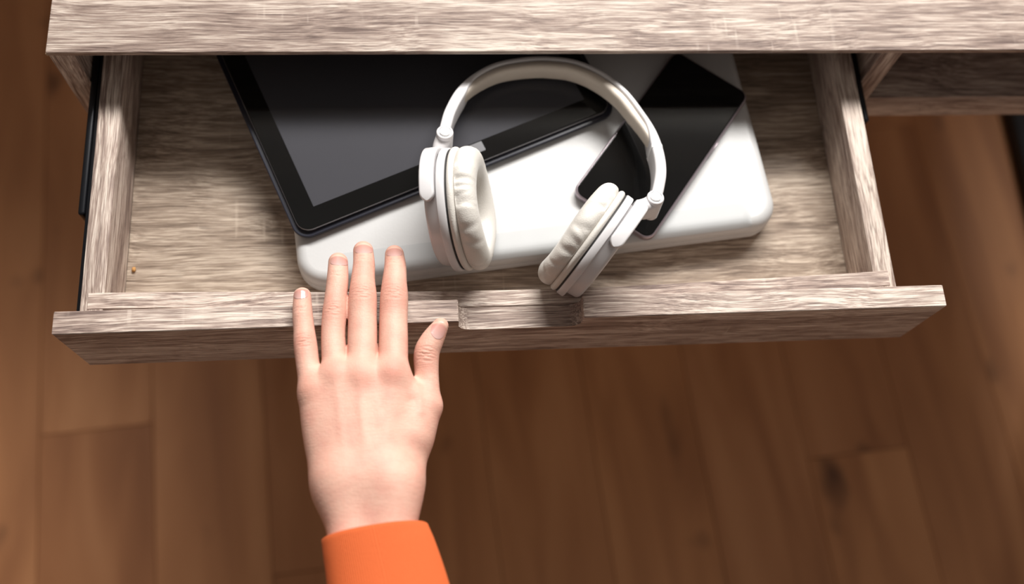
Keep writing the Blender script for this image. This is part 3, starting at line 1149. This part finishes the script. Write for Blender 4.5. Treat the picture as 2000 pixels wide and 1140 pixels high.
b.inputs['Subsurface Radius'].default_value = (1.0, 0.35, 0.2)
b.inputs['Subsurface Scale'].default_value = 0.003
vo = N(nt, 'ShaderNodeTexVoronoi'); vo.inputs['Scale'].default_value = 1000
mpv = N(nt, 'ShaderNodeMapping'); mpv.inputs['Scale'].default_value = (1.0, 0.55, 1.0); mpv.inputs['Rotation'].default_value = (0, 0, 0.6)
nt.links.new(tc.outputs['Object'], mpv.inputs['Vector']); nt.links.new(mpv.outputs[0], vo.inputs['Vector'])
bp = N(nt, 'ShaderNodeBump'); bp.inputs['Strength'].default_value = 0.22; bp.inputs['Distance'].default_value = 0.0006
n5 = N(nt, 'ShaderNodeTexNoise'); n5.inputs['Scale'].default_value = 1; n5.inputs['Detail'].default_value = 3
mp5 = N(nt, 'ShaderNodeMapping'); mp5.inputs['Scale'].default_value = (260, 1250, 260); mp5.inputs['Rotation'].default_value = (0, 0, 0.12)
nt.links.new(tc.outputs['Object'], mp5.inputs['Vector']); nt.links.new(mp5.outputs[0], n5.inputs['Vector'])
hsum = math_n(nt, 'ADD', math_n(nt, 'MULTIPLY', vo.outputs['Distance'], 0.6), math_n(nt, 'MULTIPLY', n5.outputs[0], 1.5))
nt.links.new(hsum, bp.inputs['Height'])
nt.links.new(bp.outputs[0], b.inputs['Normal'])
hand = finish('hand', fine_me, None, person, smooth=True)
fine_me.materials.clear(); fine_me.materials.append(skin)

# fingernails
nail_m, nt, b = new_mat('fingernail')
at2 = N(nt, 'ShaderNodeAttribute'); at2.attribute_name = 'along'
cr = ramp(nt, [(0.0, (0.56, 0.36, 0.33)), (0.30, (0.54, 0.31, 0.275)), (0.80, (0.53, 0.26, 0.215)), (0.92, (0.66, 0.42, 0.33)), (1.0, (0.70, 0.48, 0.38))])
nt.links.new(at2.outputs['Fac'], cr.inputs[0]); nt.links.new(cr.outputs[0], b.inputs['Base Color'])
b.inputs['Roughness'].default_value = 0.24
b.inputs['Coat Weight'].default_value = 0.25


def nail(u, v, zguess, dir_px, wpx, lpx, up_vec):
    p0 = un(u, v, zguess)
    k = depth(p0) / CAM_F
    fwd = un(u + dir_px[0], v + dir_px[1], zguess) - p0
    upv = np.array(up_vec, float); upv /= np.linalg.norm(upv)
    fwd = fwd - upv * (fwd @ upv); fwd /= np.linalg.norm(fwd)
    rt = np.cross(fwd, upv)
    hw, hl = wpx * k / 2, lpx * k / 2
    nu, nw = 17, 19
    pts, al = [], []
    for j in range(nw):
        y = -1 + 2 * j / (nw - 1)
        # rounded cuticle end, gently rounded free edge
        wid = math.sqrt(max(0.0, 1 - (-y) ** 2.2)) if y < 0 else 1 - 0.10 * max(0, (y - 0.4) / 0.6) ** 2
        wid = max(wid, 0.12)
        for i in range(nu):
            x = -1 + 2 * i / (nu - 1)
            yy = y - 0.18 * x * x * max(0, y)
            pts.append(p0 + rt * (x * wid * hw) + fwd * (yy * hl)); al.append((y + 1) / 2)
    pts = np.array(pts) + upv * 0.02
    for _ in range(60):                        # drop onto the finger
        d = hand_sdf(pts)
        pts = pts - upv * np.clip(d, 0, 0.003)[:, None] * 0.8
    g = sdf_grad(pts)
    top = pts + g * 0.00022
    # arch of the plate: a little proud in the middle
    bot = pts - g * 0.0012
    verts = np.concatenate([top, bot]).tolist()
    faces = []
    o = nu * nw
    for j in range(nw - 1):
        for i in range(nu - 1):
            a = j * nu + i
            faces.append((a, a + 1, a + nu + 1, a + nu)); faces.append((o + a, o + a + nu, o + a + nu + 1, o + a + 1))
    rimv = [i for i in range(nu)] + [j * nu + nu - 1 for j in range(1, nw)] + [(nw - 1) * nu + i for i in range(nu - 2, -1, -1)] + [j * nu for j in range(nw - 2, 0, -1)]
    for q in range(len(rimv)):
        a, c_ = rimv[q], rimv[(q + 1) % len(rimv)]
        faces.append((a, o + a, o + c_, c_))
    me = bpy.data.meshes.new('fingernail')
    me.from_pydata(verts, [], faces)
    at = me.attributes.new('along', 'FLOAT', 'POINT')
    at.data.foreach_set('value', al + al)
    bm = bmesh.new(); bm.from_mesh(me)
    bmesh.ops.recalc_face_normals(bm, faces=bm.faces)
    bm.to_mesh(me); bm.free()
    ob = finish('fingernail', me, nail_m, hand, autosmooth=50)
    return ob


nail(588, 574, .012, (-0.5, -10), 27, 26, (0, 0.10, 1))
nail(661, 505, .012, (0.5, -10), 32, 27, (0, 0.25, 1))
nail(709.5, 481, .012, (0, -10), 33, 27, (0, 0.25, 1))
nail(770, 487, .012, (0, -10), 30, 26, (0, 0.25, 1))
nail(860, 643, .018, (6, -14), 27, 36, (0.62, 0.12, 1))

# ------------------------------------------------------------------ sleeve
slv, nt, b = new_mat('orange_knit')
tc = N(nt, 'ShaderNodeTexCoord')
n1 = N(nt, 'ShaderNodeTexNoise'); n1.inputs['Scale'].default_value = 700; n1.inputs['Detail'].default_value = 3
nt.links.new(tc.outputs['Object'], n1.inputs['Vector'])
rb = N(nt, 'ShaderNodeAttribute'); rb.attribute_name = 'rib'
c = mix_rgb(nt, math_n(nt, 'MULTIPLY', n1.outputs[0], 0.35), (0.60, 0.115, 0.023), (0.50, 0.088, 0.016))
c = mix_rgb(nt, math_n(nt, 'MULTIPLY', rb.outputs['Fac'], 0.5), c, (0.52, 0.085, 0.015))
nt.links.new(c, b.inputs['Base Color'])
b.inputs['Roughness'].default_value = 0.85
b.inputs['Sheen Weight'].default_value = 0.12
b.inputs['Sheen Tint'].default_value = (1.0, 0.55, 0.35, 1)
bp = N(nt, 'ShaderNodeBump'); bp.inputs['Strength'].default_value = 0.35; bp.inputs['Distance'].default_value = 0.0006
nt.links.new(n1.outputs[0], bp.inputs['Height']); nt.links.new(bp.outputs[0], b.inputs['Normal'])

ca = un(733, 1041, 0.0240); cb = un(764, 1180, 0.0285); cd = un(797, 1405, 0.0415)
axis_pts = catmull([ca, cb, cd], 40)
cut_r = un(838, 1026, 0.022) - un(630, 1060, 0.022)
SEG = 720
RIBS = 144
verts, rib = [], []
rings = []
for k, p in enumerate(axis_pts):
    f = k / (len(axis_pts) - 1)
    t = axis_pts[min(k + 1, 39)] - axis_pts[max(k - 1, 0)]; t /= np.linalg.norm(t)
    sdir = cut_r / np.linalg.norm(cut_r)
    sdir = sdir - t * (sdir @ t) * (1 if f > 0.15 else f / 0.15); sdir /= np.linalg.norm(sdir)
    upd = np.cross(sdir, t); upd /= np.linalg.norm(upd)
    if upd[2] < 0:
        upd = -upd
    hw = 0.0312 + 0.0075 * f
    hh = 0.0225 + 0.0105 * f
    rings.append((p, sdir, upd, hw, hh, f))
lip = rings[0]
order = [(lip, -0.0035, 0.004), (lip, -0.0026, 0.0012), (lip, -0.0012, -0.0003), (lip, -0.0003, -0.0004)] + [(r_, 0.0, 0.0) for r_ in rings]
t0 = axis_pts[1] - axis_pts[0]; t0 /= np.linalg.norm(t0)
for (p, sd, ud, hw, hh, f), dr, dt in order:
    for i in range(SEG):
        a = 2 * PI * i / SEG
        rv = 0.5 + 0.5 * math.cos(a * RIBS)
        rr = dr + 0.00030 * rv if dr == 0 else dr
        q = p + t0 * dt + sd * (hw + rr) * math.copysign(abs(math.cos(a)) ** 0.9, math.cos(a)) + ud * (hh + rr) * math.copysign(abs(math.sin(a)) ** 0.9, math.sin(a))
        verts.append(tuple(q)); rib.append(1 - rv)
faces = []
for k in range(len(order) - 1):
    for i in range(SEG):
        j = (i + 1) % SEG
        faces.append((k * SEG + i, k * SEG + j, (k + 1) * SEG + j, (k + 1) * SEG + i))
faces.append(tuple(range((len(order) - 1) * SEG, len(order) * SEG)))
me = bpy.data.meshes.new('sleeve')
me.from_pydata(verts, [], faces)
at = me.attributes.new('rib', 'FLOAT', 'POINT'); at.data.foreach_set('value', rib)
bm = bmesh.new(); bm.from_mesh(me); bmesh.ops.recalc_face_normals(bm, faces=bm.faces); bm.to_mesh(me); bm.free()
sl = finish('sleeve', me, slv, person, smooth=True)
sl['label'] = 'orange ribbed knit sleeve cuff'
